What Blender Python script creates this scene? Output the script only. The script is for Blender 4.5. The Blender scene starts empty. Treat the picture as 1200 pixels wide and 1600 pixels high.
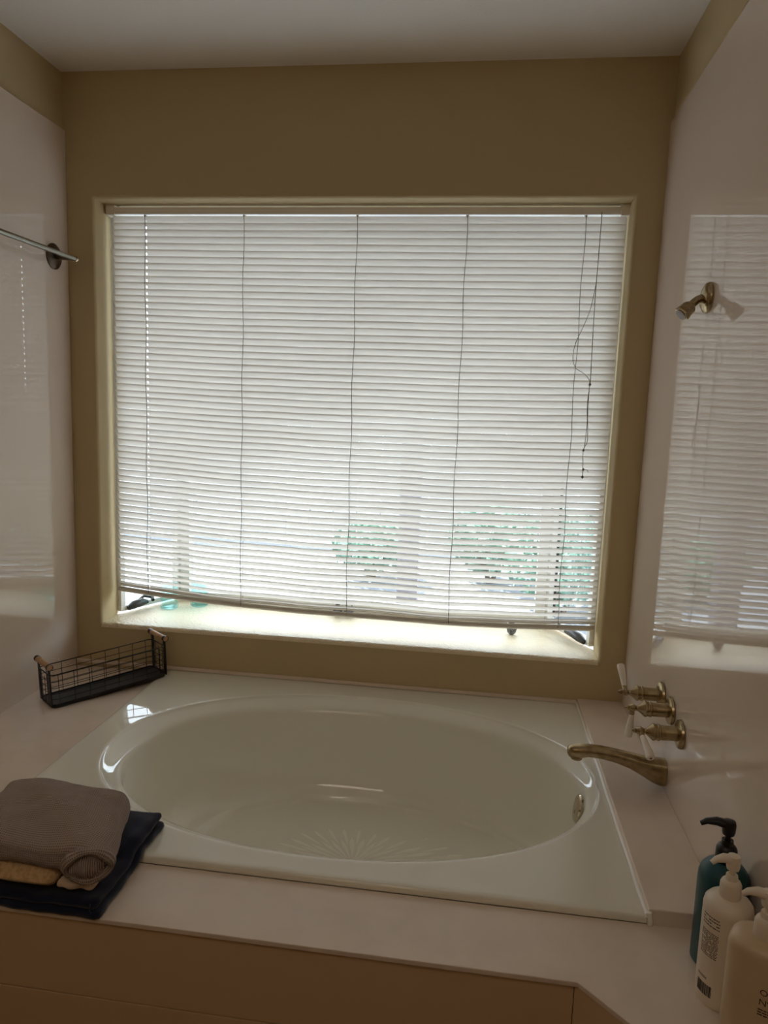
import bpy, bmesh, math, random
from mathutils import Vector, Matrix, noise
PI = math.pi
random.seed(7)
S = bpy.context.scene
COL = S.collection

# ------------------------------------------------------------------ camera
cam_d = bpy.data.cameras.new('camera')
cam = bpy.data.objects.new('camera', cam_d); COL.objects.link(cam)
cam_d.sensor_fit = 'VERTICAL'; cam_d.sensor_height = 36.0
cam_d.lens = 1125.3 / 1600 * 36.0
cam_d.clip_start = 0.02
_r = Vector((0.99051443, 0.13278887, 0.0353309)); _u = Vector((-0.0530619, 0.13246001, 0.98976703)); _f = Vector((-0.12675011, 0.98225326, -0.13824958))
M4 = Matrix((_r, _u, -_f)).transposed().to_4x4(); M4.translation = (1.5789, -2.6456, 1.0703)
cam.matrix_world = M4
S.camera = cam

# ------------------------------------------------------------------ sky, sun, exposure
world = bpy.data.worlds.new('world'); S.world = world; world.use_nodes = True
wn = world.node_tree; bg = wn.nodes['Background']
bg.inputs[0].default_value = (0.86, 0.93, 1.0, 1); bg.inputs[1].default_value = 2.2      # bright hazy sky
sun_d = bpy.data.lights.new('sun', 'SUN'); sun_d.energy = 6.5; sun_d.angle = 0.01; sun_d.color = (1.0, 0.96, 0.91)
sun = bpy.data.objects.new('sun', sun_d); COL.objects.link(sun)
sun.rotation_euler = Vector((-0.55, 0.25, 0.80)).to_track_quat('Z', 'Y').to_euler()
S.view_settings.view_transform = 'Standard'; S.view_settings.look = 'None'; S.view_settings.gamma = 1.0
S.view_settings.use_curve_mapping = False
S.view_settings.exposure = 1.42
S.cycles.use_denoising = True
S.cycles.max_bounces = 11; S.cycles.diffuse_bounces = 7; S.cycles.glossy_bounces = 5
S.cycles.transmission_bounces = 8; S.cycles.transparent_max_bounces = 24
S.cycles.caustics_reflective = False; S.cycles.caustics_refractive = False

FILL = 1.0  # emission strength of the added warm fill light

# ------------------------------------------------------------------ materials
def lin(c):
    return tuple(((v/255)/12.92 if v/255 <= 0.04045 else ((v/255+0.055)/1.055)**2.4) for v in c) + (1.0,)
MATS = {}
def mat(name, rgb, rough=0.5, metal=0.0, spec=0.5, coat=0.0, bump=None, vary=None, sheen=0.0):
    """bump = (noise scale, strength, distance); vary = (noise scale, other colour, amount)"""
    m = bpy.data.materials.new(name); m.use_nodes = True
    nt = m.node_tree; b = nt.nodes['Principled BSDF']
    b.inputs['Base Color'].default_value = lin(rgb)
    b.inputs['Roughness'].default_value = rough; b.inputs['Metallic'].default_value = metal
    b.inputs['Specular IOR Level'].default_value = spec
    b.inputs['Coat Weight'].default_value = coat; b.inputs['Coat Roughness'].default_value = 0.06
    b.inputs['Sheen Weight'].default_value = sheen
    tc = nt.nodes.new('ShaderNodeTexCoord')
    if vary:
        n = nt.nodes.new('ShaderNodeTexNoise'); n.inputs['Scale'].default_value = vary[0]; n.inputs['Detail'].default_value = 5
        nt.links.new(tc.outputs['Object'], n.inputs['Vector'])
        rp = nt.nodes.new('ShaderNodeMapRange'); rp.inputs[1].default_value = 0.42; rp.inputs[2].default_value = 0.68
        rp.inputs[3].default_value = 0; rp.inputs[4].default_value = vary[2]
        nt.links.new(n.outputs['Fac'], rp.inputs[0])
        mx = nt.nodes.new('ShaderNodeMix'); mx.data_type = 'RGBA'
        mx.inputs[6].default_value = lin(rgb); mx.inputs[7].default_value = lin(vary[1])
        nt.links.new(rp.outputs[0], mx.inputs[0]); nt.links.new(mx.outputs[2], b.inputs['Base Color'])
    if bump:
        n = nt.nodes.new('ShaderNodeTexNoise'); n.inputs['Scale'].default_value = bump[0]; n.inputs['Detail'].default_value = 3
        nt.links.new(tc.outputs['Object'], n.inputs['Vector'])
        bp = nt.nodes.new('ShaderNodeBump'); bp.inputs['Strength'].default_value = bump[1]; bp.inputs['Distance'].default_value = bump[2]
        nt.links.new(n.outputs['Fac'], bp.inputs['Height']); nt.links.new(bp.outputs[0], b.inputs['Normal'])
    MATS[name] = m
    return m
def glass(name, tint, amount=0.06):
    m = bpy.data.materials.new(name); m.use_nodes = True; nt = m.node_tree
    nt.nodes.remove(nt.nodes['Principled BSDF'])
    t = nt.nodes.new('ShaderNodeBsdfTransparent'); t.inputs[0].default_value = tint
    g = nt.nodes.new('ShaderNodeBsdfGlossy'); g.inputs['Roughness'].default_value = 0.02
    lw = nt.nodes.new('ShaderNodeLayerWeight'); lw.inputs[0].default_value = 0.5
    pw = nt.nodes.new('ShaderNodeMath'); pw.operation = 'POWER'; pw.inputs[1].default_value = 5.0
    nt.links.new(lw.outputs['Facing'], pw.inputs[0])
    fr = nt.nodes.new('ShaderNodeMapRange'); fr.inputs[3].default_value = amount; fr.inputs[4].default_value = 0.9
    nt.links.new(pw.outputs[0], fr.inputs[0])
    mx = nt.nodes.new('ShaderNodeMixShader')
    nt.links.new(fr.outputs[0], mx.inputs[0]); nt.links.new(t.outputs[0], mx.inputs[1]); nt.links.new(g.outputs[0], mx.inputs[2])
    nt.links.new(mx.outputs[0], nt.nodes['Material Output'].inputs[0])
    MATS[name] = m
    return m
def slat_material():
    m = bpy.data.materials.new('slat'); m.use_nodes = True; nt = m.node_tree
    nt.nodes.remove(nt.nodes['Principled BSDF'])
    d = nt.nodes.new('ShaderNodeBsdfDiffuse'); d.inputs[0].default_value = lin((236, 231, 224))
    t = nt.nodes.new('ShaderNodeBsdfTranslucent'); t.inputs[0].default_value = lin((240, 233, 224))
    g = nt.nodes.new('ShaderNodeBsdfGlossy'); g.inputs['Roughness'].default_value = 0.35; g.inputs[0].default_value = (1, 1, 1, 1)
    m1 = nt.nodes.new('ShaderNodeMixShader'); m1.inputs[0].default_value = 0.235
    m2 = nt.nodes.new('ShaderNodeMixShader'); m2.inputs[0].default_value = 0.05
    nt.links.new(d.outputs[0], m1.inputs[1]); nt.links.new(t.outputs[0], m1.inputs[2])
    nt.links.new(m1.outputs[0], m2.inputs[1]); nt.links.new(g.outputs[0], m2.inputs[2])
    nt.links.new(m2.outputs[0], nt.nodes['Material Output'].inputs[0])
    MATS['slat'] = m
    return m
def knit(name, rgb, dark, freq, strength, ribs=False):
    """waffle or twill relief driven by the cloth's own UV"""
    m = bpy.data.materials.new(name); m.use_nodes = True; nt = m.node_tree; b = nt.nodes['Principled BSDF']
    b.inputs['Roughness'].default_value = 0.95; b.inputs['Specular IOR Level'].default_value = 0.15; b.inputs['Sheen Weight'].default_value = 0.25
    uv = nt.nodes.new('ShaderNodeUVMap'); uv.uv_map = 'UVMap'
    hs = []
    for d in ('X', 'Y'):
        w = nt.nodes.new('ShaderNodeTexWave'); w.wave_type = 'BANDS'; w.bands_direction = d; w.wave_profile = 'SIN'
        w.inputs['Scale'].default_value = freq * (1.0 if d == 'X' else (0.35 if ribs else 0.8)); w.inputs['Distortion'].default_value = 0.6
        w.inputs['Detail Scale'].default_value = 0.8
        nt.links.new(uv.outputs[0], w.inputs[0]); hs.append(w)
    mx = nt.nodes.new('ShaderNodeMath'); mx.operation = 'MAXIMUM'
    nt.links.new(hs[0].outputs['Fac'], mx.inputs[0]); nt.links.new(hs[1].outputs['Fac'], mx.inputs[1])
    src = hs[0].outputs['Fac'] if ribs else mx.outputs[0]
    cm = nt.nodes.new('ShaderNodeMix'); cm.data_type = 'RGBA'; cm.inputs[6].default_value = lin(dark); cm.inputs[7].default_value = lin(rgb)
    nt.links.new(src, cm.inputs[0]); nt.links.new(cm.outputs[2], b.inputs['Base Color'])
    bp = nt.nodes.new('ShaderNodeBump'); bp.inputs['Strength'].default_value = strength; bp.inputs['Distance'].default_value = 0.003
    nt.links.new(src, bp.inputs['Height']); nt.links.new(bp.outputs[0], b.inputs['Normal'])
    MATS[name] = m
    return m

mat('paint', (195, 176, 138), 0.75, spec=0.25, bump=(420, 0.12, 0.002))
mat('sill_paint', (238, 222, 190), 0.32, spec=0.6, bump=(105, 1.0, 0.007))
mat('ceiling_paint', (238, 233, 226), 0.9, spec=0.2, bump=(230, 0.3, 0.003))
mat('panel', (226, 211, 197), 0.018, spec=0.7, vary=(2.2, (224, 208, 192), 0.6))
mat('deck', (230, 215, 201), 0.24, spec=0.5, vary=(9, (218, 202, 186), 0.5))
mat('tub', (234, 231, 219), 0.035, spec=0.6)
mat('tub_grip', (240, 236, 224), 0.5, spec=0.5)
mat('caulk', (246, 243, 236), 0.15)
mat('old_caulk', (196, 172, 128), 0.5)
mat('vinyl', (236, 236, 234), 0.4)
mat('rail', (214, 209, 202), 0.3)
mat('headrail', (244, 240, 232), 0.4)
mat('cord', (120, 112, 104), 0.8)
mat('bronze', (48, 44, 42), 0.35, spec=0.5)
mat('nickel', (178, 160, 126), 0.27, metal=1.0, vary=(40, (140, 118, 84), 0.8))
mat('chrome', (205, 192, 170), 0.14, metal=1.0)
mat('steel', (150, 148, 138), 0.3, metal=1.0)
mat('flange', (92, 78, 66), 0.35, metal=0.8)
mat('porcelain', (240, 232, 222), 0.12)
mat('black_wire', (22, 23, 27), 0.45)
mat('tray', (46, 50, 58), 0.5)
mat('wood', (206, 168, 128), 0.55, vary=(60, (182, 140, 100), 0.8))
mat('teal', (16, 74, 84), 0.35)
mat('black_plastic', (22, 22, 24), 0.35)
mat('white_plastic', (230, 218, 200), 0.35)
mat('amber_plastic', (208, 186, 154), 0.35)
mat('print_grey', (104, 92, 84), 0.7)
mat('print_black', (40, 34, 32), 0.7)
mat('print_brown', (60, 30, 18), 0.7)
mat('fleece', (226, 190, 142), 1.0, spec=0.1, sheen=0.5, bump=(300, 0.9, 0.004), vary=(120, (186, 150, 104), 0.7))
mat('cream_cloth', (212, 188, 166), 0.95, spec=0.1, sheen=0.3, bump=(400, 0.5, 0.003))
mat('stone', (60, 60, 66), 0.3, vary=(150, (130, 132, 138), 0.9))
mat('floor_tile', (132, 98, 66), 0.45, vary=(6, (112, 82, 54), 0.8))
mat('apron', (214, 186, 152), 0.3, spec=0.45)
mat('concrete', (134, 137, 143), 0.9, vary=(1.6, (104, 112, 124), 0.9))
mat('stucco', (205, 192, 170), 0.9)
mat('post_wood', (150, 146, 156), 0.8, vary=(20, (128, 124, 134), 0.7))
mat('fence_wood', (178, 176, 176), 0.85, vary=(15, (156, 158, 162), 0.7))
mat('leaf', (88, 128, 110), 0.6, vary=(8, (130, 168, 146), 0.9))
mat('bark', (96, 80, 66), 0.9)
glass('pane', (0.95, 0.98, 0.99, 1), 0.03); glass('aqua_glass', (0.84, 0.965, 0.96, 1))
slat_material()
knit('waffle', (182, 162, 150), (112, 94, 86), 66, 0.9)
knit('knit_rib', (190, 170, 158), (120, 102, 94), 55, 0.9, ribs=True)
knit('denim', (28, 36, 60), (18, 24, 42), 160, 0.25, ribs=True)
mat('denim_seam', (58, 66, 92), 0.9, spec=0.1)

# ------------------------------------------------------------------ mesh helpers
class MB:
    def __init__(s): s.v = []; s.f = []; s.uv = None
    def add(s, vs, fs):
        n = len(s.v); s.v += [tuple(q) for q in vs]; s.f += [tuple(i + n for i in f) for f in fs]; return s
    def box(s, x0, x1, y0, y1, z0, z1):
        return s.add([(x0,y0,z0),(x1,y0,z0),(x1,y1,z0),(x0,y1,z0),(x0,y0,z1),(x1,y0,z1),(x1,y1,z1),(x0,y1,z1)],
                     [(3,2,1,0),(4,5,6,7),(0,1,5,4),(1,2,6,5),(2,3,7,6),(3,0,4,7)])
    def obox(s, c, ax, ay, az, hx, hy, hz):
        c, ax, ay, az = Vector(c), Vector(ax), Vector(ay), Vector(az); vs = []
        for dz in (-1, 1):
            for dx, dy in ((-1,-1),(1,-1),(1,1),(-1,1)): vs.append(c + ax*hx*dx + ay*hy*dy + az*hz*dz)
        return s.add(vs, [(3,2,1,0),(4,5,6,7),(0,1,5,4),(1,2,6,5),(2,3,7,6),(3,0,4,7)])
    def prism(s, poly, z0, z1):
        n = len(poly)
        return s.add([(x,y,z0) for x,y in poly] + [(x,y,z1) for x,y in poly],
                     [tuple(range(n))[::-1], tuple(range(n, 2*n))] + [(i,(i+1)%n,n+(i+1)%n,n+i) for i in range(n)])
    def tube(s, pts, r, n=8, cap=True, sq=1.0):
        pts = [Vector(q) for q in pts]; m = len(pts); rs = r if isinstance(r, (list, tuple)) else [r]*m
        up = None; vs = []
        for i, q in enumerate(pts):
            t = (pts[min(i+1,m-1)] - pts[max(i-1,0)]).normalized()
            if up is None:
                up = Vector((0,0,1)) if abs(t.z) < 0.9 else Vector((1,0,0))
            a = (up - t*up.dot(t)).normalized(); up = a; b = t.cross(a)
            for k in range(n):
                w = 2*PI*k/n
                vs.append(q + a*math.cos(w)*rs[i]*sq + b*math.sin(w)*rs[i])
        fs = [(i*n+k, i*n+(k+1)%n, (i+1)*n+(k+1)%n, (i+1)*n+k) for i in range(m-1) for k in range(n)]
        if cap: fs += [tuple(range(n))[::-1], tuple(range((m-1)*n, m*n))]
        return s.add(vs, fs)
    def lathe(s, prof, c=(0,0,0), axis=(0,0,1), n=32, ex=1.0, ey=1.0, p=2.0):
        """prof = [(r, h)]; p is the superellipse power of the outline"""
        az = Vector(axis).normalized(); t = Vector((0,0,1)) if abs(az.z) < 0.9 else Vector((1,0,0))
        ax = t.cross(az).normalized() if abs(az.z) < 0.9 else Vector((1,0,0)); ay = az.cross(ax)
        c = Vector(c); vs = []
        for r, h in prof:
            for k in range(n):
                w = 2*PI*k/n; cc, ss = math.cos(w), math.sin(w)
                q = 1.0 if p == 2.0 else (abs(cc)**p + abs(ss)**p)**(-1/p)
                vs.append(c + ax*cc*r*q*ex + ay*ss*r*q*ey + az*h)
        m = len(prof)
        fs = [(i*n+k, i*n+(k+1)%n, (i+1)*n+(k+1)%n, (i+1)*n+k) for i in range(m-1) for k in range(n)]
        fs += [tuple(range(n))[::-1], tuple(range((m-1)*n, m*n))]
        return s.add(vs, fs)
    def build(s, name, m, parent=None, smooth=None, bevel=0.0, loc=(0,0,0), rotz=0.0):
        me = bpy.data.meshes.new(name); me.from_pydata(s.v, [], s.f); me.update()
        bm = bmesh.new(); bm.from_mesh(me)
        bmesh.ops.recalc_face_normals(bm, faces=bm.faces)
        if bevel: bmesh.ops.bevel(bm, geom=[e for e in bm.edges if e.calc_face_angle(0) > 0.6], offset=bevel, segments=2, profile=0.6, affect='EDGES')
        bm.to_mesh(me); bm.free()
        if s.uv:
            l = me.uv_layers.new(name='UVMap')
            for lp in me.loops: l.data[lp.index].uv = s.uv[lp.vertex_index]
        if smooth is not None:
            for q in me.polygons: q.use_smooth = True
            me.set_sharp_from_angle(angle=math.radians(smooth))
        me.materials.append(MATS[m])
        o = bpy.data.objects.new(name, me); COL.objects.link(o); o.location = loc; o.rotation_euler = (0,0,rotz)
        if parent: o.parent = parent
        return o
def tag(o, label, cat=None, group=None, kind=None):
    o['label'] = label
    if cat: o['category'] = cat
    if group: o['group'] = group
    if kind: o['kind'] = kind
    return o
def thing(name, loc, label, cat, rotz=0.0, group=None, kind=None):
    o = bpy.data.objects.new(name, None); COL.objects.link(o); o.location = loc; o.rotation_euler = (0,0,rotz)
    o.empty_display_size = 0.05
    return tag(o, label, cat, group, kind)
def smoothpath(pts, k=6):
    pts = [Vector(q) for q in pts]; out = []
    for i in range(len(pts)-1):
        p0, p1, p2, p3 = pts[max(i-1,0)], pts[i], pts[i+1], pts[min(i+2,len(pts)-1)]
        for j in range(k):
            t = j/k
            out.append(0.5*((2*p1)+(p2-p0)*t+(2*p0-5*p1+4*p2-p3)*t*t+(3*p1-p0-3*p2+p3)*t**3))
    return out + [pts[-1]]
def ipl(x, tab):
    if x <= tab[0][0]: return tab[0][1]
    for (a, b), (c, d) in zip(tab, tab[1:]):
        if x <= c: return b + (d-b)*(x-a)/(c-a)
    return tab[-1][1]

# ------------------------------------------------------------------ dimensions (metres; z = 0 is the tub deck)
W, H, FLZ, RY = 2.15, 2.2586, -0.50, -3.9        # alcove width, ceiling, floor level, wall behind the viewpoint
PT = 0.012                                       # thickness of the marble wall panels
WX0, WX1, WZ0, WZ1 = 0.104, 2.056, 0.185, 1.818  # window recess
BA, BB, BC, BD = (WX0, 0.13), (0.25, 0.43), (1.905, 0.43), (WX1, 0.13)   # plan of the bay

# ------------------------------------------------------------------ room shell
tag(MB().box(-0.4, W+0.4, RY-0.2, 0.12, FLZ-0.06, FLZ).build('floor', 'floor_tile'), 'brown bathroom floor below the tub apron', 'floor', kind='structure')
tag(MB().box(-0.25, W+0.25, RY-0.2, 0.13, H, H+0.1).build('ceiling', 'ceiling_paint'), 'off-white lightly textured ceiling above the tub alcove', 'ceiling', kind='structure')
wl = tag(MB().box(-PT-0.12, -PT, RY, 0.13, FLZ, H).build('wall_left', 'paint'), 'khaki painted wall at left, panelled with glossy beige marble', 'wall', kind='structure')
MB().box(-PT, 0, -2.6, -0.0005, -0.02, 2.056).build('surround_panel', 'panel', wl, bevel=0.003)
wr = tag(MB().box(W+PT, W+PT+0.12, RY, 0.13, FLZ, H).build('wall_right', 'paint'), 'khaki painted wall at right, panelled with glossy beige marble', 'wall', kind='structure')
MB().box(W, W+PT, -2.6, -0.0005, -0.02, 2.056).build('surround_panel', 'panel', wr, bevel=0.003)
bd = MB().tube([(W+PT*0.5, y, 2.058 + 0.0015*math.sin(y*23)) for y in [-2.6+0.05*i for i in range(52)]], 0.0065, 8)
tag(bd.build('caulk_bead', 'old_caulk', wr, smooth=60), 'yellowed caulk bead along the top of the marble panel')
tag(MB().box(-PT-0.12, W+PT+0.12, RY-0.1, RY, FLZ, H).build('wall_front', 'paint'), 'khaki painted wall behind the viewpoint', 'wall', kind='structure')
# window wall: face, bullnose and reveals as nested rectangular loops
def loops_wall():
    mb = MB(); r = 0.016; lp = []
    X0, X1, Z0, Z1 = -PT-0.12, W+PT+0.12, FLZ, H
    lp.append((X0, X1, Z0, Z1, 0.0))
    for k in range(7):
        a = PI/2*k/6; d = r*(1-math.sin(a)); y = r*(1-math.cos(a))
        lp.append((WX0-d, WX1+d, WZ0-d, WZ1+d, y))
    lp.append((WX0, WX1, WZ0, WZ1, 0.13)); lp.append((X0, X1, Z0, Z1, 0.13))
    for x0, x1, z0, z1, y in lp: mb.v += [(x0,y,z0),(x1,y,z0),(x1,y,z1),(x0,y,z1)]
    n = len(lp)
    for i in range(n-1):
        for k in range(4): mb.f.append((4*i+k, 4*i+(k+1)%4, 4*i+4+(k+1)%4, 4*i+4+k))
    for k in range(4): mb.f.append((4*(n-1)+k, 4*(n-1)+(k+1)%4, (k+1)%4, k))
    return mb
tag(loops_wall().build('wall_back', 'paint', smooth=35), 'khaki painted window wall with rounded window recess', 'wall', kind='structure')
tag(MB().box(0.0, 1.985, -0.011, -0.0002, 0.0165, 0.030).build('trim_1', 'deck', bevel=0.003), 'thin marble trim strip between tub rim and window wall', 'trim', kind='structure')

# ------------------------------------------------------------------ bay window
win = thing('window_1', (0,0,0), 'white framed bay window behind the closed mini blind', 'window', kind='structure')
e = 0.16
bay = [BA, BD, BC, BB]
big = [(WX0-0.02, 0.13), (WX1+0.02, 0.13), (BC[0]+0.06, BC[1]+0.10), (BB[0]-0.06, BB[1]+0.10)]
sl = MB()   # sill: rounded front lip over the wall opening, then the bay floor
prof = [(0.0165*(1-math.cos(PI/2*k/6)) - 0.0015, WZ0+0.0005 - 0.0165*(1-math.sin(PI/2*k/6))) for k in range(7)]
for y, z in prof: sl.v += [(WX0+0.0005, y, z), (WX1-0.0005, y, z)]
for i in range(6): sl.f.append((2*i, 2*i+1, 2*i+3, 2*i+2))
nn = len(sl.v); sl.v += [(WX1-0.0005, 0.13, WZ0+0.0005), (WX0+0.0005, 0.13, WZ0+0.0005)]; sl.f.append((12, 13, nn, nn+1))
sl.prism([(BA[0]+.0005, 0.13), (BD[0]-.0005, 0.13), BC, BB], WZ0-0.03, WZ0+0.0005)
tag(sl.build('window_sill', 'sill_paint', win, smooth=35), 'deep pale textured window sill')
MB().prism(big, WZ0-0.12, WZ0-0.031).build('bay_base', 'stucco', win)
MB().prism(big, WZ1, WZ1+0.10).build('bay_soffit', 'vinyl', win)
def seg_frame(a, b, z0, z1, w, t, name, parent, m='vinyl', inset=0.0):
    """rectangular frame of four members standing over the plan segment a-b"""
    a, b = Vector((a[0], a[1], 0)), Vector((b[0], b[1], 0)); d = (b-a).normalized(); nrm = Vector((-d.y, d.x, 0)); L = (b-a).length
    a = a + d*inset; L -= 2*inset; z = Vector((0,0,1)); mb = MB(); c = a + d*L/2
    mb.obox(c + z*(z0+w/2), d, nrm, z, L/2, t/2, w/2); mb.obox(c + z*(z1-w/2), d, nrm, z, L/2, t/2, w/2)
    mb.obox(a + d*w/2 + z*(z0+z1)/2, d, nrm, z, w/2, t/2, (z1-z0)/2-w); mb.obox(a + d*(L-w/2) + z*(z0+z1)/2, d, nrm, z, w/2, t/2, (z1-z0)/2-w)
    o = mb.build(name, m, parent, bevel=0.002)
    p = MB().obox(c + z*(z0+z1)/2, d, nrm, z, L/2-w*0.8, 0.002, (z1-z0)/2-w*0.8).build('pane', 'pane', o)
    return o
for a, b in ((BA, BB), (BC, BD)):
    seg_frame(a, b, WZ0+0.012, WZ1-0.004, 0.022, 0.036, 'side_casement', win, inset=0.006)
seg_frame(BB, BC, WZ0+0.002, WZ1-0.002, 0.042, 0.05, 'center_frame', win, inset=0.014)
for q in (BB, BC): MB().lathe([(0.030, WZ0), (0.030, WZ1)], (q[0], q[1]+0.01, 0), n=10).build('corner_post', 'vinyl', win)
for q, sg in ((BA, -1), (BD, 1)): MB().box(q[0]-0.004+sg*0.006, q[0]+0.004+sg*0.006, 0.1305, 0.150, WZ0, WZ1).build('jamb', 'vinyl', win, bevel=0.002)
# dark weather strip standing in the hinge gap of the right casement
dv = (Vector(BC)-Vector(BD)).normalized(); q = Vector(BD) + dv*0.285
MB().lathe([(0.006, WZ0+0.06), (0.006, WZ1-0.08)], (q.x-0.005, q.y-0.03, 0), n=8).build('weather_strip', 'bronze', win)
def crank(base, tip, lab):
    """folded casement operator: low cover, handle and knob"""
    a, b = Vector((base[0], base[1], WZ0+.012)), Vector((tip[0], tip[1], WZ0+.012)); d = (b-a).normalized(); n = Vector((-d.y, d.x, 0)); z = Vector((0,0,1)); L = (b-a).length
    c = tag(MB().tube([a+z*0.010, a+d*L*.2+z*0.020, a+d*L*.5+z*0.026, a+d*L*.72+z*0.020], [0.010, 0.018, 0.017, 0.008], 10).build('crank_cover', 'bronze', win, smooth=50), lab)
    MB().tube([a+d*L*.45+z*.036+n*.004, a+d*L*.62+z*.047+n*.008, a+d*L*.9+z*.034+n*.010], [0.007, 0.006, 0.005], 8).build('crank_arm', 'bronze', c, smooth=50)
    MB().tube([a+d*L*.86+z*.026-n*.012, a+d*L*.95+z*.036+n*.012], [0.0075, 0.0085], 10).build('crank_knob', 'bronze', c, smooth=50)
crank((0.142, 0.150), (0.205, 0.270), 'dark bronze casement crank at the left end of the sill')
crank((2.024, 0.146), (1.938, 0.290), 'dark bronze casement crank at the right end of the sill')

# ------------------------------------------------------------------ tub deck
deckp = [(0,-0.0005), (0.383,-0.0005), (0.383,-1.167), (W,-1.167), (W,-1.69), (1.82,-1.36), (0,-1.36)]
deck = thing('tub_deck', (0,0,0), 'beige marble tub deck with dark apron below its front edge', 'tub deck', kind='structure')
MB().prism(deckp, -0.011, 0.0).build('deck_slab', 'deck', deck, bevel=0.002)
tag(MB().prism([(1.990,-0.0005),(W-0.0002,-0.0005),(W-0.0002,-1.168),(1.990,-1.168)], -0.011, 0.0356).build('raised_ledge', 'deck', deck, bevel=0.003), 'raised marble ledge under the taps')
def apron_run(a, b, z0, z1):
    a, b = Vector((a[0],a[1],0)), Vector((b[0],b[1],0)); d = (b-a).normalized(); n = Vector((-d.y,d.x,0))
    return MB().obox((a+b)/2 + n*0.01 + Vector((0,0,(z0+z1)/2)), d, n, (0,0,1), (b-a).length/2, 0.01, (z1-z0)/2)
for (a, b) in (((0.0,-1.352), (1.815,-1.352)), ((1.8155,-1.352), (2.149,-1.6855))):
    apron_run(a, b, -0.192, -0.0115).build('apron_panel', 'apron', deck, bevel=0.0015)
    apron_run(a, b, FLZ, -0.1945).build('apron_panel', 'apron', deck, bevel=0.0015)
tag(MB().tube([(1.9955,-1.1695,-.0), (1.9945,-1.172,.012), (1.991,-1.171,.030)], 0.006, 8).add([], []).build('caulk_lump', 'caulk', deck, smooth=60), 'blob of caulk at the ledge corner')

# ------------------------------------------------------------------ bathtub
TX0, TX1, TY0, TY1, TZ = 0.385, 1.9885, -1.166, -0.0008, 0.016
CX, CY, EA, EB = 1.2255, -0.606, 0.744, 0.4875
tub = thing('bathtub', (CX, CY, 0), 'white oval drop-in bathtub under the window', 'bathtub')
def basin():
    mb = MB(); angs = [2*PI*k/192 for k in range(192)]
    for x in (TX0, TX1):
        for y in (TY0, TY1):
            a = math.atan2(y-CY, x-CX) % (2*PI)
            j = min(range(len(angs)), key=lambda i: abs(angs[i]-a)); angs[j] = a
    n = len(angs)
    def rect(a, ins, z):
        c, s = math.cos(a), math.sin(a)
        tx = ((TX1-ins-CX) if c > 0 else (TX0+ins-CX))/c if abs(c) > 1e-9 else 1e9
        ty = ((TY1-ins-CY) if s > 0 else (TY0+ins-CY))/s if abs(s) > 1e-9 else 1e9
        t = min(tx, ty); return (CX+c*t, CY+s*t, z)
    def ell(a, sx, sy, z, ox=0):
        # keep the angular parameter of the rim so that quads stay even
        c, s = math.cos(a), math.sin(a); rr = 1/((abs(c)/EA)**2.1+(abs(s)/EB)**2.1)**(1/2.1)
        sx = 1-(1-sx)*(1-0.38*max(0, c)); return (CX+ox+c*rr*sx, CY+s*rr*sy, z)
    rings = [lambda a: rect(a,0,0.0003), lambda a: rect(a,0,0.010), lambda a: rect(a,0.002,0.0145), lambda a: rect(a,0.006,0.016), lambda a: rect(a,0.02,0.016)]
    E = [(1.016,1.02,.0160,0),(1.004,1.005,.0164,0),(1.0,1.0,.0156,0),(.997,.9955,.0135,0),(.994,.991,.0105,0),(.986,.979,.0065,0),(.970,.952,.000,0),(.950,.922,-.0075,0),
         (.936,.900,-.0135,0),(.927,.886,-.020,0),(.921,.877,-.029,0),(.917,.871,-.042,0),(.909,.864,-.070,0),(.893,.852,-.120,.003),(.870,.836,-.180,.008),(.842,.818,-.230,.012),(.812,.796,-.265,.016),
         (.775,.768,-.289,.02),(.738,.744,-.299,.024),(.714,.729,-.302,.026),(.704,.721,-.3065,.028),(.694,.713,-.315,.03),(.684,.705,-.3195,.03),(.66,.68,-.3205,.03),(.4,.4,-.322,.03),(.2,.2,-.323,.03)]
    for q in E: rings.append(lambda a, q=q: ell(a, q[0], q[1], q[2], q[3]))
    for rg in rings: mb.v += [rg(a) for a in angs]
    for i in range(len(rings)-1):
        for k in range(n): mb.f.append((i*n+k, i*n+(k+1)%n, (i+1)*n+(k+1)%n, (i+1)*n+k))
    c = len(mb.v); mb.v.append((CX+.03, CY, -.3235)); i = len(rings)-1
    for k in range(n): mb.f.append((i*n+k, i*n+(k+1)%n, c))
    mb.v = [(x-CX, y-CY, z) for x, y, z in mb.v]
    return mb
basin().build('basin', 'tub', tub, smooth=48)
gp = MB()   # raised non-slip sunburst on the tub floor
rnd = random.Random(3)
for k in range(30):
    a = 2*PI*k/30 + rnd.uniform(-.03,.03)
    for j in range(3):
        r0 = (0.08, 0.30, 0.52)[j] + rnd.uniform(-.02,.02); r1 = (0.46, 0.72, 0.96)[j] + rnd.uniform(-.05,.03); aj = a + (0, .105, 0)[j]
        def P(r, da, z): return (0.03 + math.cos(aj+da)*r*EA*.60, math.sin(aj+da)*r*EB*.63, -.3228+z)
        w = (0.060, 0.046, 0.040)[j]
        gp.add([P(r0,0,0), P((r0*.4+r1*.6),w,0), P(r1,0,0), P((r0*.4+r1*.6),-w,0), P((r0*.5+r1*.5),0,0.0010)], [(0,1,4),(1,2,4),(2,3,4),(3,0,4)])
o = gp.build('slip_pattern', 'tub_grip', tub); o['kind'] = 'stuff'
ov = (Vector((1.924-CX, -0.6153-CY, -.06)), Vector((-0.97, 0.0, 0.18)).normalized())
op = tag(MB().lathe([(0.030,-.004),(0.040,0.0),(0.041,0.006),(0.038,0.011),(0.012,0.0125)], ov[0]-ov[1]*0.001, ov[1], 32).build('overflow_plate', 'chrome', tub, smooth=40), 'round brass overflow plate')
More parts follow.
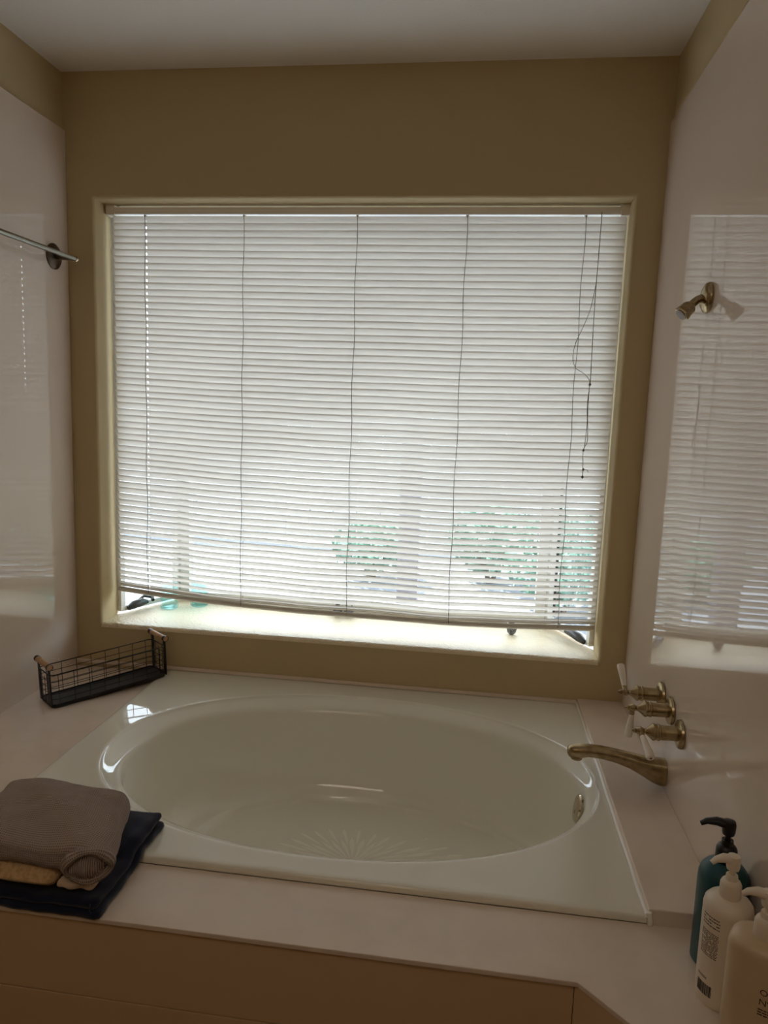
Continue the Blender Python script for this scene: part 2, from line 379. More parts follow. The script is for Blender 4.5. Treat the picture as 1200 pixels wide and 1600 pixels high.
MB().lathe([(0.006,0),(0.006,0.004),(0.003,0.005)], ov[0]+ov[1]*0.010+Vector((0,0,-.012)), ov[1], 12).build('screw', 'nickel', op, smooth=40)
MB().tube([(TX1-CX+.0005, y-CY, .018+.0012*math.sin(y*31)) for y in [-0.002-0.0233*i for i in range(51)]], 0.0055, 8).build('caulk_bead', 'caulk', tub, smooth=60)

# ------------------------------------------------------------------ mini blind
blind = thing('mini_blind', (0,0,0), 'off-white horizontal mini blind lowered nearly to the sill, left end hitched up', 'blind')
BY = 0.100; XL, XR = 0.130, 2.048; ZT = 1.776; NS = 60
RAIL = [(0.1315,.2954),(0.30,.281),(0.4861,.2687),(0.6489,.2615),(0.8996,.2535),(1.24,.2520),(1.4934,.2490),(1.7159,.2545),(2.0455,.2690)]
LAD = [0.262, 0.655, 1.088, 1.492, 1.909]
def railz(x): return ipl(x, RAIL)
xs = sorted(set([XL+(XR-XL)*k/40 for k in range(41)] + [l+d for l in LAD for d in (-.0022,.0022)]))
def slat_geo(i, name, zoff=None, tilt=None):
    t = i/(NS-1); mb = MB()
    th = math.radians(tilt if tilt is not None else ipl(t, [(0,66),(0.35,62),(0.55,57),(0.75,51),(1.0,47)])) ; rr = random.Random(i*13+5)
    a = 0.0155; cs, sn = math.cos(th), math.sin(th); wob = rr.uniform(0, 6.28); amp = 0.0011*(0.3+t); M = 5
    jt = rr.uniform(-.02,.02)
    for x in xs:
        pz = railz(x)+0.0215
        z = (ZT + (pz-ZT)*((i+0.45)/NS)) if zoff is None else pz+zoff
        z += amp*math.sin(x*7+wob) + 0.0012*t*math.sin((x-.26)/.42*2*PI)
        th2 = th + jt + 0.05*math.sin(x*5.0+i*0.15)*(0.4+t); cs, sn = math.cos(th2), math.sin(th2)
        for k in range(M):
            u = -1 + 2*k/(M-1); cr = 0.0028*(1-u*u)
            mb.v.append((x, BY + u*a*cs + cr*sn, z - u*a*sn + cr*cs))
    for j in range(len(xs)-1):
        hole = any(abs((xs[j]+xs[j+1])/2-l) < .0005 for l in (LAD[0], LAD[2]))
        for k in range(M-1):
            if hole and k == 2: continue
            mb.f.append((j*M+k, (j+1)*M+k, (j+1)*M+k+1, j*M+k+1))
    return mb.build(name, 'slat', blind, smooth=60)
for i in range(NS): slat_geo(i, 'slat')
for k in range(2): slat_geo(NS-1, 'slat', zoff=0.004+0.0065*k, tilt=10)
hr = MB().box(XL-0.012, XR+0.006, 0.083, 0.117, 1.783, 1.809); hr = hr.build('headrail', 'headrail', blind, bevel=0.002)
for x0 in (XL-0.020, XR-0.022): MB().box(x0, x0+0.034, 0.080, 0.120, 1.780, 1.8175).build('bracket', 'headrail', blind, bevel=0.002)
br = MB(); n8 = 12
pts = [(x, BY, railz(x)+0.010) for x in [XL+(XR-XL)*k/30 for k in range(31)]]
br.tube(pts, 0.0115, 12, sq=0.9); br.build('bottom_rail', 'rail', blind, smooth=50)
for l in LAD:
    for dy, r in ((-0.0135, 0.0011), (0.0135, 0.0009)):
        pp = [(l + 0.0025*math.sin(k*0.9)*(dy<0) - (0.004 if k > 25 else 0)*0, BY+dy*(0.75+0.35*k/30), 1.787+(railz(l)+.012-1.787)*k/30) for k in range(31)]
        MB().tube(pp, r, 6).build('ladder_cord', 'cord', blind, smooth=60)
    MB().lathe([(0.004,0),(0.006,.006),(0.004,.012)], (l, BY-.004, 1.775), n=8).build('cord_guide', 'headrail', blind, smooth=50)
lift = smoothpath([(1.9600,.071,1.788),(1.9585,.069,1.62),(1.9574,.068,1.5303),(1.9590,.068,1.36),(1.962,.067,1.200),(1.9600,.067,1.190),(1.9605,.067,1.10),(1.9655,.067,1.02),(1.966,.067,.985),(1.955,.067,.955),(1.957,.067,.905),(1.9600,.067,.852)])
MB().tube(lift, 0.0013, 6).build('lift_cord', 'cord', blind, smooth=60)
loop = smoothpath([(1.9575,.066,1.55),(1.944,.066,1.46),(1.925,.066,1.40),(1.900,.066,1.335),(1.8945,.066,1.2836),(1.907,.066,1.250),(1.935,.066,1.232),(1.951,.066,1.217),(1.960,.066,1.195),(1.957,.066,1.12),(1.961,.066,1.05),(1.958,.066,.97)])
MB().tube(loop, 0.0011, 6).build('lift_cord', 'cord', blind, smooth=60)
for x, z, r in ((1.961,1.192,.0045),(1.955,.955,.004),(1.9595,.885,.004),(1.9585,.857,.0045)):
    MB().lathe([(0.001,-r*1.3),(r,-r*.5),(r,r*.5),(0.001,r*1.3)], (x,.066,z), n=8).build('cord_knot', 'cord', blind, smooth=60)
MB().tube(smoothpath([(1.9585,.066,.886),(1.970,.064,.885),(1.978,.063,.876)]), 0.0009, 5).build('cord_end', 'cord', blind)
MB().tube(smoothpath([(1.9585,.066,.853),(1.968,.064,.856),(1.978,.063,.857)]), 0.0008, 5).build('cord_end', 'cord', blind)

# ------------------------------------------------------------------ taps, spout, shower arm, towel rail
def tap(y, z, lever, label):
    o = thing('tap', (W, y, z), label, 'tap', group='taps on the right wall')
    X = (-1,0,0)
    MB().lathe([(0.0375,0.0002),(0.039,0.003),(0.037,0.009),(0.030,0.012),(0.021,0.013)], (0,0,0), X, 32).build('escutcheon', 'nickel', o, smooth=35)
    MB().lathe([(0.019,0.012),(0.0195,0.055),(0.022,0.057),(0.0225,0.061),(0.0205,0.063),(0.0205,0.068),(0.0225,0.070),(0.0225,0.074),(0.019,0.078),(0.012,0.086),(0.0075,0.092)], (0,0,0), X, 28).build('body', 'nickel', o, smooth=35)
    MB().lathe([(0.0075,0.091),(0.0065,0.096),(0.009,0.100),(0.0115,0.106),(0.009,0.113),(0.006,0.117),(0.0075,0.119),(0.0055,0.123),(0.001,0.128)], (0,0,0), X, 20).build('finial', 'nickel', o, smooth=40)
    d = Vector(lever).normalized(); c = Vector((-0.106,0,0))
    MB().lathe([(0.007,0.006),(0.0075,0.018),(0.0065,0.020)], c, d, 16).build('lever_collar', 'nickel', o, smooth=40)
    lv = MB().lathe([(0.0070,0.018),(0.0082,0.035),(0.0110,0.072),(0.0118,0.081),(0.0102,0.0865),(0.0045,0.0875)], c, d, 20).build('lever', 'porcelain', o, smooth=40)
    MB().lathe([(0.0035,0.0875),(0.003,0.0888),(0.001,0.089)], c, d, 12).build('end_dot', 'print_grey', lv)
tap(-0.530, 0.2740, (-0.10, 0.75, 0.8), 'brass tap furthest from the bottles, white porcelain lever pointing up')
tap(-0.636, 0.2700, (-0.06, 0.05, -1.0), 'middle of three brass taps, white porcelain lever hanging straight down')
tap(-0.742, 0.2500, (0.16, -0.90, -0.45), 'brass tap nearest the bottles, white porcelain lever angled down and forward')
sp = thing('tub_spout', (W, -0.625, 0.083), 'worn brass arched tub spout over the bathtub', 'spout')
path = [(-.0005,0,0,.038,.030),(-.012,0,.000,.0385,.030),(-.035,0,.004,.035,.0285),(-.065,0,.014,.0275,.0265),(-.10,0,.026,.0215,.024),(-.14,0,.036,.0180,.0225),(-.18,0,.042,.0165,.0220),(-.215,0,.0435,.0165,.0220),(-.235,0,.0410,.0190,.0220),(-.252,0,.0385,.0200,.0215),(-.264,0,.0375,.0180,.019),(-.2715,0,.0375,.0125,.014),(-.274,0,.0375,.006,.007)]
mb = MB(); n = 28
for x, y, z, rz, ry in path:
    for k in range(n):
        a = 2*PI*k/n; c, s = math.cos(a), math.sin(a); q = (abs(c)**2.6+abs(s)**2.6)**(-1/2.6)
        mb.v.append((x - 0.10*(s*q*rz if x < -.2 else 0)*0, y+c*q*ry, z+s*q*rz))
m_ = len(path)
for i in range(m_-1):
    for k in range(n): mb.f.append((i*n+k, i*n+(k+1)%n, (i+1)*n+(k+1)%n, (i+1)*n+k))
mb.f += [tuple(range(n))[::-1], tuple(range((m_-1)*n, m_*n))]
mb.build('spout_body', 'nickel', sp, smooth=50)
MB().lathe([(0.012,0.030),(0.0165,0.024),(0.0160,0.0165),(0.013,0.0155),(0.011,0.019)], (-.247,0,0), (0,0,1), 24).build('outlet', 'nickel', sp, smooth=40)
sh = thing('shower_arm', (W, -0.622, 1.392), 'short brass shower arm and joint high on the right wall', 'shower arm')
MB().lathe([(0.039,.0002),(0.040,.004),(0.037,.011),(0.027,.017),(0.014,.020)], (0,0,0), (-1,0,0), 32).build('flange', 'nickel', sh, smooth=40)
ap = smoothpath([(-.012,0,0),(-.028,-.003,-.005),(-.042,-.007,-.016),(-.054,-.010,-.028)], 5)
MB().tube(ap, 0.0105, 16).build('arm', 'nickel', sh, smooth=50)
dn = Vector((-.68,-.20,-.70)).normalized(); c0 = Vector((-.046,-.009,-.020))
MB().lathe([(0.013,0),(0.0185,.006),(0.0195,.022),(0.022,.034),(0.020,.037)], c0, dn, 6).build('joint_nut', 'nickel', sh, bevel=0.001)
MB().lathe([(0.015,.0365),(0.016,.0385),(0.010,.0395)], c0, dn, 20).build('nozzle', 'flange', sh, smooth=40)
tr = thing('towel_rail', (0, -0.10, 1.588), 'steel towel rail with a dark round flange high on the left wall', 'towel rail')
MB().lathe([(0.045,.0002),(0.046,.004),(0.041,.009),(0.016,.013)], (0,0,0), (1,0,0), 32).build('flange', 'flange', tr, smooth=40)
MB().tube([(0.008,0,0),(0.068,0,-.004)], [0.011,0.010], 16).build('standoff', 'flange', tr, smooth=50)
MB().tube([(0.07,0.022,-.004),(0.07,-1.0,-.010)], 0.0088, 16).build('bar', 'steel', tr, smooth=50)
MB().lathe([(0.0088,0),(0.011,.003),(0.0115,.010),(0.007,.0145)], (0.07,0.022,-.004), (0,1,0), 16).build('end_cap', 'chrome', tr, smooth=50)
MB().lathe([(0.045,.0002),(0.046,.004),(0.041,.009),(0.016,.013)], (0,-.96,-.006), (1,0,0), 32).build('flange', 'flange', tr, smooth=40)
MB().tube([(0.008,-.96,-.006),(0.068,-.96,-.010)], [0.011,0.010], 16).build('standoff', 'flange', tr, smooth=50)

# ------------------------------------------------------------------ wire basket
bk = thing('wire_basket', (0.152, -0.422, 0.0016), 'black wire basket with two wooden handles in the far left corner of the deck', 'basket', rotz=math.radians(51.5))
bk.rotation_euler.y = -math.asin(0.0190/0.43)
BL, BWD, BH, RR = 0.430, 0.118, 0.120, 0.020      # local x along the basket, local y across it
def rrect(z, inset=0.0, k=5):
    out = []
    for cx, cy, a0 in ((BL-RR, RR, -PI/2), (BL-RR, BWD-RR, 0), (RR, BWD-RR, PI/2), (RR, RR, PI)):
        for j in range(k+1):
            a = a0 + PI/2*j/k; out.append(Vector((cx+(RR-inset)*math.cos(a), cy+(RR-inset)*math.sin(a), z)))
    return out + [out[0]]
tb = MB(); base = [(q.x, q.y) for q in rrect(0, .003)[:-1]]
tb.prism(base, 0.004, 0.007).build('tray', 'tray', bk)
bb = MB(); lo, hi = rrect(0.0)[:-1], rrect(0.012)[:-1]; li, hi2 = rrect(0.0, .002)[:-1], rrect(0.012, .002)[:-1]; nb = len(lo)
bb.v = [tuple(q) for q in lo+hi+hi2+li]
for k in range(nb):
    j = (k+1) % nb
    for a in range(4): bb.f.append((a*nb+k, a*nb+j, ((a+1)%4)*nb+j, ((a+1)%4)*nb+k))
bb.build('base_band', 'black_wire', bk)
MB().tube([q for q in rrect(BH)], 0.0021, 6, cap=False).build('rim_wire', 'black_wire', bk, smooth=60)
for zz in (0.030, 0.050, 0.071, 0.094): MB().tube(rrect(zz), 0.0012, 5, cap=False).build('wire', 'black_wire', bk, smooth=60)
for k in range(8):
    x = 0.026 + (BL-0.052)*k/7
    for y in (0.0, BWD): MB().tube([(x,y,0.008),(x,y,BH)], 0.0012, 5).build('wire', 'black_wire', bk, smooth=60)
for k in range(3):
    y = 0.030 + (BWD-0.060)*k/2
    for x in (0.0, BL): MB().tube([(x,y,0.008),(x,y,BH if k != 1 else 0.105)], 0.0012, 5).build('wire', 'black_wire', bk, smooth=60)
for x in (0.0, BL):
    for y in (0.010, BWD-0.010): MB().box(x-.0025, x+.0025, y-.008, y+.008, 0.004, 0.152).build('handle_post', 'black_wire', bk, bevel=0.001)
    h = MB().tube([(x,-0.004,0.152),(x,BWD+0.004,0.152)], 0.0095, 16).build('handle', 'wood', bk, smooth=50)
    for y0, y1 in ((-0.006,0.008),(BWD-0.008,BWD+0.006)): MB().tube([(x,y0,0.152),(x,y1,0.152)], 0.0112, 16, cap=False).build('handle_ring', 'black_wire', h, smooth=50)
    for y in (-0.0052, BWD+0.0052): MB().tube([(x,y-.0012,0.152),(x,y+.0012,0.152)], 0.0075, 14).build('handle_end', 'wood', h, smooth=50)

# ------------------------------------------------------------------ folded clothes
def soft_slab(hx, hy, hz, r, nx, ny, nz, deform):
    """closed rounded box made of a shell grid; deform(p, n) moves each vertex"""
    idx = {}; mb = MB(); mb.uv = []
    def vert(i, j, k):
        key = (i, j, k)
        if key in idx: return idx[key]
        p = Vector((-hx+2*hx*i/nx, -hy+2*hy*j/ny, -hz+2*hz*k/nz))
        rz = min(r, hz); cx = max(-hx+r, min(hx-r, p.x)); cy = max(-hy+r, min(hy-r, p.y)); cz = max(-hz+rz, min(hz-rz, p.z))
        d = Vector(((p.x-cx)/r, (p.y-cy)/r, (p.z-cz)/rz)); L = d.length
        # spread rounded corner samples evenly
        if L > 1e-9:
            mxc = max(abs(d.x), abs(d.y), abs(d.z)); d = d/L*mxc
            q = Vector((cx+d.x*r, cy+d.y*r, cz+d.z*rz))
        else: q = p
        idx[key] = len(mb.v); mb.v.append(tuple(deform(q, p))); mb.uv.append((p.x + (p.z if abs(p.y) < hy*.99 else 0), p.y - (p.z if abs(p.y) > hy*.98 else 0)))
        return idx[key]
    def face(a, b, c, d): mb.f.append((a, b, c, d))
    for i in range(nx):
        for j in range(ny):
            face(vert(i,j,0), vert(i,j+1,0), vert(i+1,j+1,0), vert(i+1,j,0)); face(vert(i,j,nz), vert(i+1,j,nz), vert(i+1,j+1,nz), vert(i,j+1,nz))
    for i in range(nx):
        for k in range(nz):
            face(vert(i,0,k), vert(i+1,0,k), vert(i+1,0,k+1), vert(i,0,k+1)); face(vert(i,ny,k), vert(i,ny,k+1), vert(i+1,ny,k+1), vert(i+1,ny,k))
    for j in range(ny):
        for k in range(nz):
            face(vert(0,j,k), vert(0,j,k+1), vert(0,j+1,k+1), vert(0,j+1,k)); face(vert(nx,j,k), vert(nx,j+1,k), vert(nx,j+1,k+1), vert(nx,j,k+1))
    return mb
def nz3(x, y, z, s): return noise.noise(Vector((x*s, y*s, z*s)))
# jeans: flat folded stack lying over deck and tub rim
JX, JY = 0.640, -1.207
jeans = thing('folded_jeans', (JX, JY, 0.0), 'dark navy folded jeans at the bottom of the clothes pile', 'jeans')
def jbase(y): return 0.0172 if y > -1.166 else 0.0172 - 0.0168*min(1, (-1.166-y)/0.05)
def jd(layer):
    def f(q, p):
        x, y, z = q
        t = max(0, min(1, (z+.010)/.020))
        crease = 0.0035*nz3(x, y, 3, 24) + 0.005*nz3(x, y, 1, 9)
        zz = 0.0102 + z + layer*0.0200 + jbase(JY+y) + (crease*t if layer else 0.0)
        zz += (0.006*max(0, (x-0.15)/0.055)*max(0, (y-0.08)/0.08) if layer else 0)      # curled back corner
        return (x + 0.005*nz3(y*2, z, layer, 12) + (0.004 if layer == 0 else 0), y + 0.005*nz3(x*2, z, layer+9, 12), zz)
    return f
soft_slab(0.203, 0.162, 0.010, 0.010, 44, 40, 6, jd(0)).build('folded_layer', 'denim', jeans, smooth=70)
soft_slab(0.202, 0.160, 0.010, 0.010, 44, 40, 6, jd(1)).build('folded_layer', 'denim', jeans, smooth=70)
for x0 in (0.163, 0.170):
    st = MB().tube([(x0, y, 0.0404 + jbase(JY+y) + 0.0035*nz3(x0, y, 3, 24) + 0.005*nz3(x0, y, 1, 9)) for y in [-0.145+0.01*i for i in range(30)]], 0.0012, 5)
    st.build('seam', 'denim_seam', jeans, smooth=60)
MB().tube(smoothpath([(0.186,-0.155,.040),(0.190,-0.163,.032),(0.187,-0.160,.025),(0.192,-0.162,.016)]), 0.0014, 5).build('frayed_thread', 'denim_seam', jeans, smooth=60)
# tan fleece between jeans and sweater
FX, FY = 0.590, -1.262
fl = thing('fleece_cloth', (FX, FY, 0.0505), 'tan fleecy cloth folded between the jeans and the grey sweater', 'cloth')
def fd(q, p):
    x, y, z = q
    t = max(0, min(1, (z+.019)/.038))
    return (x + 0.005*nz3(y, z, 1, 14), y + 0.005*nz3(x, z, 4, 14) - 0.004*math.cos(z/.019*PI*1.5)*(y < -.07), 0.0195 + z*0.96 + (jbase(FY+y)-.002)*(1-t) + 0.003*nz3(x, y, 2, 16)*t)
soft_slab(0.152, 0.098, 0.019, 0.019, 34, 24, 8, fd).build('folded_layer', 'fleece', fl, smooth=70)
def fd2(q, p):
    x, y, z = q
    return (0.196 + x + 0.004*nz3(y, z, 7, 20), -0.066 + y + 0.12*(x+.03) + 0.003*math.sin(x*160), 0.011 + z + 0.003*nz3(x, y, 5, 30))
soft_slab(0.040, 0.030, 0.009, 0.009, 16, 12, 4, fd2).build('folded_corner', 'cream_cloth', fl, smooth=70)
# waffle-knit sweater
SX, SY = 0.645, -1.205
sw = thing('waffle_sweater', (SX, SY, 0.0865), 'grey-brown waffle-knit sweater folded on top of the clothes pile', 'sweater')
def sd(q, p):
    x, y, z = q; u, v = x/0.172, y/0.148
    t = max(0, min(1, (z+0.024)/0.048))
    dome = 0.016*(1-u*u)*(1-v*v)
    fold = 0.0045*math.sin(5*u+3.4*v+0.8) + 0.006*nz3(x, y, 1.7, 11) + 0.004*nz3(x, y, 8.7, 26)
    zz = 0.024 + z + (dome + fold)*t - 0.012*max(0, v)**2*t - 0.006*max(0, -u)*t
    zz -= 0.026*(1-t)*max(0, min(1, max((v-0.25)/0.3, (SX+x-0.26*y-0.758)/0.045)))          # drapes down past the fleece
    return (x - 0.26*y + 0.008*nz3(y, z, 3.1, 10), y - 0.008*t*max(0,-v) - 0.022*max(0, u)*max(0, v) + 0.008*nz3(x, z, 5.2, 10), zz)
soft_slab(0.170, 0.146, 0.024, 0.024, 64, 56, 10, sd).build('folded_body', 'waffle', sw, smooth=75)
# rolled sleeve at the front right: an arched lip around an inner roll
arch = []; RX, RYy, RZ = 0.170, -0.140, 0.024
lip = MB(); lip.uv = []; n1, n2 = 40, 12
dirx = Vector((0.93, 0.37, 0)); dny = Vector((0.37, -0.93, 0))
for i in range(n1):
    a = 2*PI*i/n1
    c = Vector((RX, RYy, RZ)) + dirx*math.cos(a)*0.046 + Vector((0,0,1))*math.sin(a)*0.030
    rad = dirx*math.cos(a) + Vector((0,0,1))*math.sin(a)
    for k in range(n2):
        b = 2*PI*k/n2; w = 0.0085 + 0.002*math.sin(a*3)
        q = c + rad*math.cos(b)*w + dny*math.sin(b)*w*1.9
        lip.v.append(tuple(q + Vector((0,0,0.003*nz3(q.x, q.y, q.z, 30))))); lip.uv.append((a*0.05, b*0.01))
for i in range(n1):
    for k in range(n2): lip.f.append((i*n2+k, i*n2+(k+1)%n2, ((i+1)%n1)*n2+(k+1)%n2, ((i+1)%n1)*n2+k))
lip.build('rolled_hem', 'waffle', sw, smooth=75)
inn = MB(); inn.uv = []; n1, n2 = 24, 28
for i in range(n1+1):
    a = PI*i/n1
    for k in range(n2):
        b = 2*PI*k/n2
        q = Vector((RX-.004, RYy+.002, RZ-.003)) + dirx*math.sin(a)*math.cos(b)*0.038 + Vector((0,0,1))*math.sin(a)*math.sin(b)*0.022 + dny*math.cos(a)*0.026
        q += dny*0.004*math.sin(5*math.cos(b)*math.sin(a)+1) + Vector((0,0,0.003*nz3(q.x,q.y,q.z,40)))
        inn.v.append(tuple(q)); inn.uv.append((math.sin(a)*math.cos(b)*0.05, math.sin(a)*math.sin(b)*0.04))
for i in range(n1):
    for k in range(n2): inn.f.append((i*n2+k, i*n2+(k+1)%n2, (i+1)*n2+(k+1)%n2, (i+1)*n2+k))
inn.build('sleeve_roll', 'knit_rib', sw, smooth=75)

# ------------------------------------------------------------------ bottles
def pump_head(o, z, m, yaw, size=1.0, reach=0.045, collar_r=0.017):
    s = size; d = Vector((math.cos(yaw), math.sin(yaw), 0))
    MB().lathe([(collar_r*s, z),(collar_r*s*1.03, z+.003*s),(collar_r*s, z+.022*s),(collar_r*s*.86, z+.027*s),(0.010*s, z+.030*s),(0.009*s, z+.038*s)], n=24).build('pump_collar', m, o, smooth=40)
    MB().lathe([(0.0048*s, z+.036*s),(0.0048*s, z+.052*s)], n=14).build('pump_stem', m, o, smooth=40)
    hd = MB().lathe([(0.0095*s, z+.048*s),(0.0105*s, z+.052*s),(0.011*s, z+.066*s),(0.0095*s, z+.071*s),(0.004*s, z+.073*s)], n=18).build('pump_head', m, o, smooth=45)
    MB().tube([Vector((0,0,z+.064*s)), d*reach*.45*s+Vector((0,0,z+.067*s)), d*reach*.8*s+Vector((0,0,z+.064*s)), d*reach*s+Vector((0,0,z+.058*s))], [0.0098*s,0.0085*s,0.006*s,0.0045*s], 12, sq=0.8).build('nozzle', m, hd, smooth=50)
teal = thing('pump_bottle', (2.1022, -1.2525, 0.0), 'teal bottle with a black pump, nearest the taps', 'bottle', group='pump bottles on the deck')
MB().lathe([(0.044,0),(0.047,.004),(0.0472,.173),(0.0465,.186),(0.043,.198),(0.035,.208),(0.024,.215),(0.018,.218)], n=48).build('body', 'teal', teal, smooth=45)
pump_head(teal, 0.2175, 'black_plastic', math.radians(170), 1.18, 0.043, 0.0165)
def strip(mb, r, a0, a1, z0, z1, k=6):
    vs = []
    for i in range(k+1):
        a = a0+(a1-a0)*i/k
        vs += [(r*math.cos(a), r*math.sin(a), z0), (r*math.cos(a), r*math.sin(a), z1)]
    mb.add(vs, [(2*i, 2*i+2, 2*i+3, 2*i+1) for i in range(k)])
w1 = thing('pump_bottle', (2.080, -1.3495, 0.0), 'white pump bottle with a barcode near its base, between the teal and the amber-tinted bottles', 'bottle', group='pump bottles on the deck')
MB().lathe([(0.039,0),(0.0425,.004),(0.0432,.012),(0.0432,.186),(0.0415,.195),(0.036,.202),(0.026,.207),(0.0165,.209)], n=48).build('body', 'white_plastic', w1, smooth=45)
pump_head(w1, 0.2085, 'white_plastic', math.radians(188), 1.12, 0.036, 0.0165)
rt = random.Random(11); tx = MB(); A0, A1 = math.radians(188), math.radians(236)
for z in [0.176-0.0058*k for k in range(4)] + [0.146-0.0033*k for k in range(15)]:
    a = A0; big = z > 0.15
    while a < A1 - 0.03:
        w = rt.uniform(.05, .16); w = min(w, A1-a)
        if rt.random() < 0.93: strip(tx, 0.04335, a, a+w, z, z+(0.0024 if big else 0.0019), 3)
        a += w + 0.022
    
for z in (0.056, 0.0535): strip(tx, 0.04335, A0, A0+0.5, z, z+.0014, 5)
tx.build('printed_text', 'print_grey', w1)['kind'] = 'stuff'
bc = MB(); a = A0+0.04; strip(bc, 0.04330, A0+.02, A0+0.05, .022, .044, 2)
while a < A0+0.74:
    w = rt.choice((.010,.018,.03,.045)); strip(bc, 0.04335, a, a+w, .022, .044, 1); a += w + rt.choice((.008,.014))
bc.build('barcode', 'print_black', w1)
w2 = thing('pump_bottle', (2.0985, -1.4640, 0.0), 'amber-tinted white pump bottle with large dark lettering, nearest the deck corner', 'bottle', rotz=math.radians(-32), group='pump bottles on the deck')
PA, PB, PP = 0.0535, 0.0430, 2.7
MB().lathe([(0.95,0),(0.995,.004),(1.0,.010),(1.0,.196),(0.965,.206),(0.86,.214),(0.62,.219),(0.38,.221)], n=64, ex=PA, ey=PB, p=PP).build('body', 'amber_plastic', w2, smooth=45)
pump_head(w2, 0.2205, 'white_plastic', math.radians(200), 1.12, 0.036, 0.0165)
def text_mesh(body, size):
    cu = bpy.data.curves.new('lettering', 'FONT'); cu.body = body; cu.size = size; cu.resolution_u = 3
    o = bpy.data.objects.new('lettering', cu); COL.objects.link(o); bpy.context.view_layer.update()
    me = bpy.data.meshes.new_from_object(o.evaluated_get(bpy.context.evaluated_depsgraph_get()))
    bpy.data.objects.remove(o); bpy.data.curves.remove(cu)
    return me
def front_y(s): return -PB*max(0.0, 1-abs(s/PA)**PP)**(1/PP) - 0.0005
def letter(body, size, s0, z0):
    me = text_mesh(body, size)
    for v in me.vertices:
        x, y = v.co.x, v.co.y; s = s0 + x; v.co = (s, front_y(s), z0 + y)
    me.materials.append(MATS['print_brown'])
    o = bpy.data.objects.new('lettering', me); COL.objects.link(o); o.parent = w2
letter('OL', 0.0155, 0.008, 0.1430)
letter('N\u00ba', 0.0155, 0.008, 0.1255)
fp = MB()
for k, (z, wd, s0) in enumerate(((0.187,.022,0.018),(0.183,.022,0.018),(0.116,.032,.008),(0.1115,.034,.008),(0.107,.030,.008))):
    s = s0
    while s < s0+wd-.002:
        w = min(rt.uniform(.003,.008), s0+wd-s)
        vs = [(s, front_y(s), z), (s+w, front_y(s+w), z), (s+w, front_y(s+w), z+.0022), (s, front_y(s), z+.0022)]
        fp.add(vs, [(0,1,2,3)]); s += w+.0012
fp.build('printed_text', 'print_brown', w2)['kind'] = 'stuff'

# ------------------------------------------------------------------ things on the sill
def jar(x, y, label, h=0.105):
    o = thing('glass_jar', (x, y, WZ0+0.0008), label, 'jar', group='aqua glass jars on the sill')
    p = [(0.034,0),(0.037,.003)]
    for k in range(9): p += [(0.0395,.008+.010*k),(0.0375,.013+.010*k)]
    p += [(0.036,h),(0.034,h),(0.033,.02),(0.030,.010)]
    MB().lathe(p, n=32).build('jar_wall', 'aqua_glass', o, smooth=50)
    MB().lathe([(0.0365,.0008),(0.0368,.0045)], n=28).build('jar_base', 'aqua_glass', o, smooth=50)
    MB().lathe([(0.036,h),(0.0385,h+.002),(0.0385,h+.005),(0.035,h+.006)], n=28).build('jar_rim', 'aqua_glass', o, smooth=50)
jar(0.268, 0.278, 'ribbed aqua glass jar on the sill beside the left window crank')
jar(0.378, 0.345, 'aqua glass jar on the sill, further from the left crank')
def ornament(x, y, label, sx, sy, h, kind):
    o = thing('ornament', (x, y, WZ0+0.0006), label, 'ornament', group='small dark ornaments on the sill')
    MB().lathe([(0.35,0),(0.8,.15*h),(1.0,.42*h),(0.9,.68*h),(0.55,.88*h),(0.2,.95*h)], n=24, ex=sx, ey=sy).build('body', 'stone', o, smooth=60)
    if kind:
        for d in (-1, 1): MB().lathe([(0.006,.8*h),(0.005,1.0*h),(0.001,1.18*h)], (d*sx*.55,0,0), n=10).build('tip', 'vinyl' if kind == 2 else 'stone', o, smooth=60)
    else: MB().lathe([(0.006,.9*h),(0.010,1.0*h),(0.009,1.12*h),(0.002,1.2*h)], n=12).build('knob', 'stone', o, smooth=60)
ornament(1.008, 0.330, 'small dark ornament under the middle of the blind, left one of a touching pair', 0.021, 0.018, 0.050, 0)
ornament(1.058, 0.328, 'small dark ornament under the middle of the blind, right one of a touching pair', 0.023, 0.017, 0.046, 1)
ornament(1.748, 0.252, 'small dark rounded ornament alone on the sill towards the right crank', 0.021, 0.018, 0.058, 2)

# ------------------------------------------------------------------ unseen lamp behind the viewpoint, added to warm and brighten the room
fill = thing('added_fill', (1.05, -3.05, H), 'added round warm lamp behind the viewpoint', 'fill')
MB().lathe([(0.455,-.0005),(0.46,-.012),(0.455,-.024)], n=56).build('rim', 'nickel', fill, smooth=40)
gm = bpy.data.materials.new('fill_glow'); gm.use_nodes = True; gb = gm.node_tree.nodes['Principled BSDF']
gb.inputs['Base Color'].default_value = (0.9, 0.85, 0.78, 1); gb.inputs['Emission Color'].default_value = (1.0, 0.86, 0.70, 1); gb.inputs['Emission Strength'].default_value = FILL
MATS['fill_glow'] = gm
MB().lathe([(0.452,-.022),(0.44,-.045),(0.38,-.065),(0.20,-.075),(0.01,-.078)], n=56).build('diffuser', 'fill_glow', fill, smooth=60)

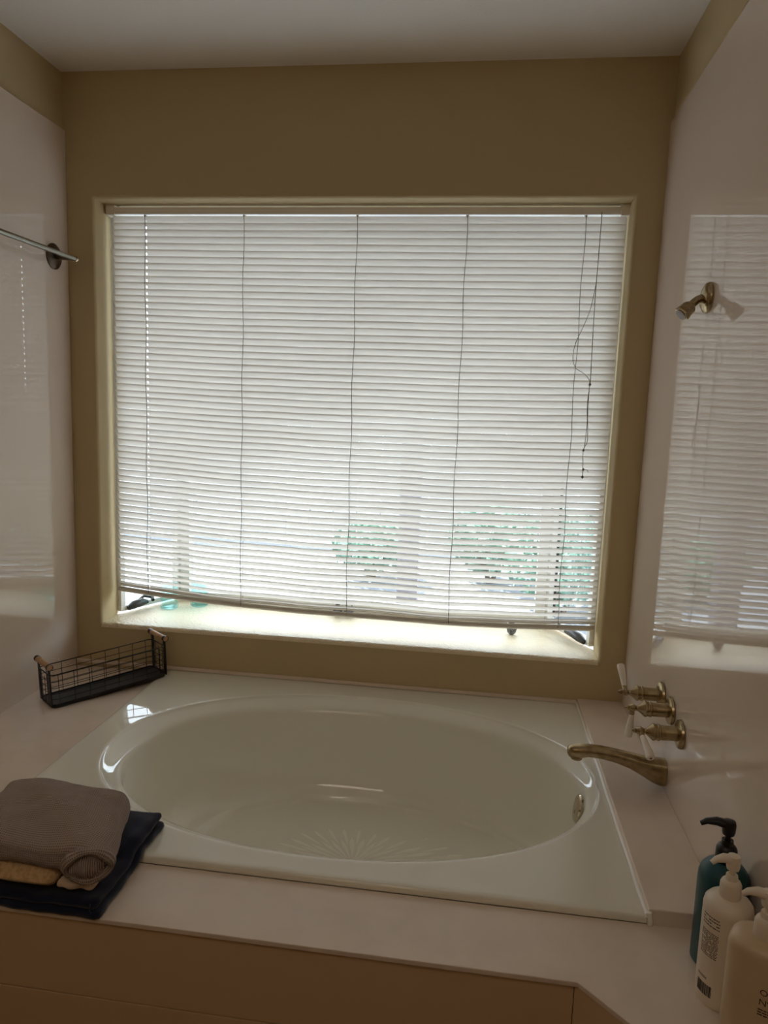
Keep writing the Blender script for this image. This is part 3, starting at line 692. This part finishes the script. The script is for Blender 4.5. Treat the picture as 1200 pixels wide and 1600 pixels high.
# ------------------------------------------------------------------ outside the window
GZ = -0.62
tag(MB().box(-14, 16, 0.13, 24, GZ-0.1, GZ).build('ground', 'concrete'), 'pale paved yard outside the window', 'ground', kind='structure')
tag(MB().box(-1.6, W+1.6, 0.131, 1.5, H-0.12, H).build('eave', 'stucco'), 'roof eave over the outside of the window', 'eave', kind='structure')
for nm, x0, x1 in (('wall_outside_left', -1.6, -0.133), ('wall_outside_right', W+0.133, W+1.6)):
    tag(MB().box(x0, x1, 0.0, 0.13, GZ, H).build(nm, 'stucco'), 'stucco house wall outside, ' + ('left' if x0 < 0 else 'right') + ' of the bay window', 'wall', kind='structure')
po = thing('patio_post', (1.158, 1.97, GZ), 'square grey patio post seen through the blind right of its middle', 'post')
MB().box(-.068,.068,-.068,.068,0.02,3.2).build('shaft', 'post_wood', po, bevel=0.004)
MB().box(-.09,.09,-.09,.09,0,0.10).build('base_shoe', 'post_wood', po, bevel=0.004)
fe = thing('yard_fence', (0, 6.2, GZ), 'weathered plank fence far behind the blind', 'fence')
for k in range(46): MB().box(-5.6+.30*k, -5.6+.30*k+.285, 0, .025, .04, 1.85).build('plank', 'fence_wood', fe)
for zz in (0.4, 1.5): MB().box(-5.6, 8.2, .026, .07, zz, zz+.09).build('fence_rail', 'fence_wood', fe)
def shrub(x, y, rx, rz, n, seed, label):
    o = thing('shrub', (x, y, GZ), label, 'shrub', group='shrubs outside the window'); r = random.Random(seed); mb = MB()
    for i in range(n):
        d = Vector((r.gauss(0,1), r.gauss(0,1), r.gauss(0,1))).normalized(); f = r.random()**.35
        c = Vector((d.x*rx*f, d.y*rx*f, rz+.1+d.z*rz*f))
        a = Vector((r.gauss(0,1), r.gauss(0,1), r.gauss(0,1))).normalized(); b = a.orthogonal().normalized(); s = r.uniform(.03,.06)
        mb.add([c-a*s, c+b*s*.45, c+a*s, c-b*s*.45], [(0,1,2,3)])
    lf = mb.build('foliage', 'leaf', o); lf['kind'] = 'stuff'
    for k in range(3): MB().tube([(r.uniform(-.05,.05),0,0),(r.uniform(-.2,.2)*rx*2,r.uniform(-.2,.2)*rx,rz)], [.025,.012], 6).build('stem', 'bark', o, smooth=60)
shrub(2.35, 3.6, 0.55, 0.42, 1500, 1, 'leafy green shrub behind the right end of the blind')
shrub(1.75, 4.6, 0.45, 0.36, 1100, 2, 'green shrub behind the blind just right of the patio post')
shrub(0.55, 4.4, 0.40, 0.26, 900, 3, 'low green shrub behind the blind just left of the patio post')
shrub(3.5, 4.4, 0.7, 0.6, 1500, 4, 'large green shrub beyond the right casement')
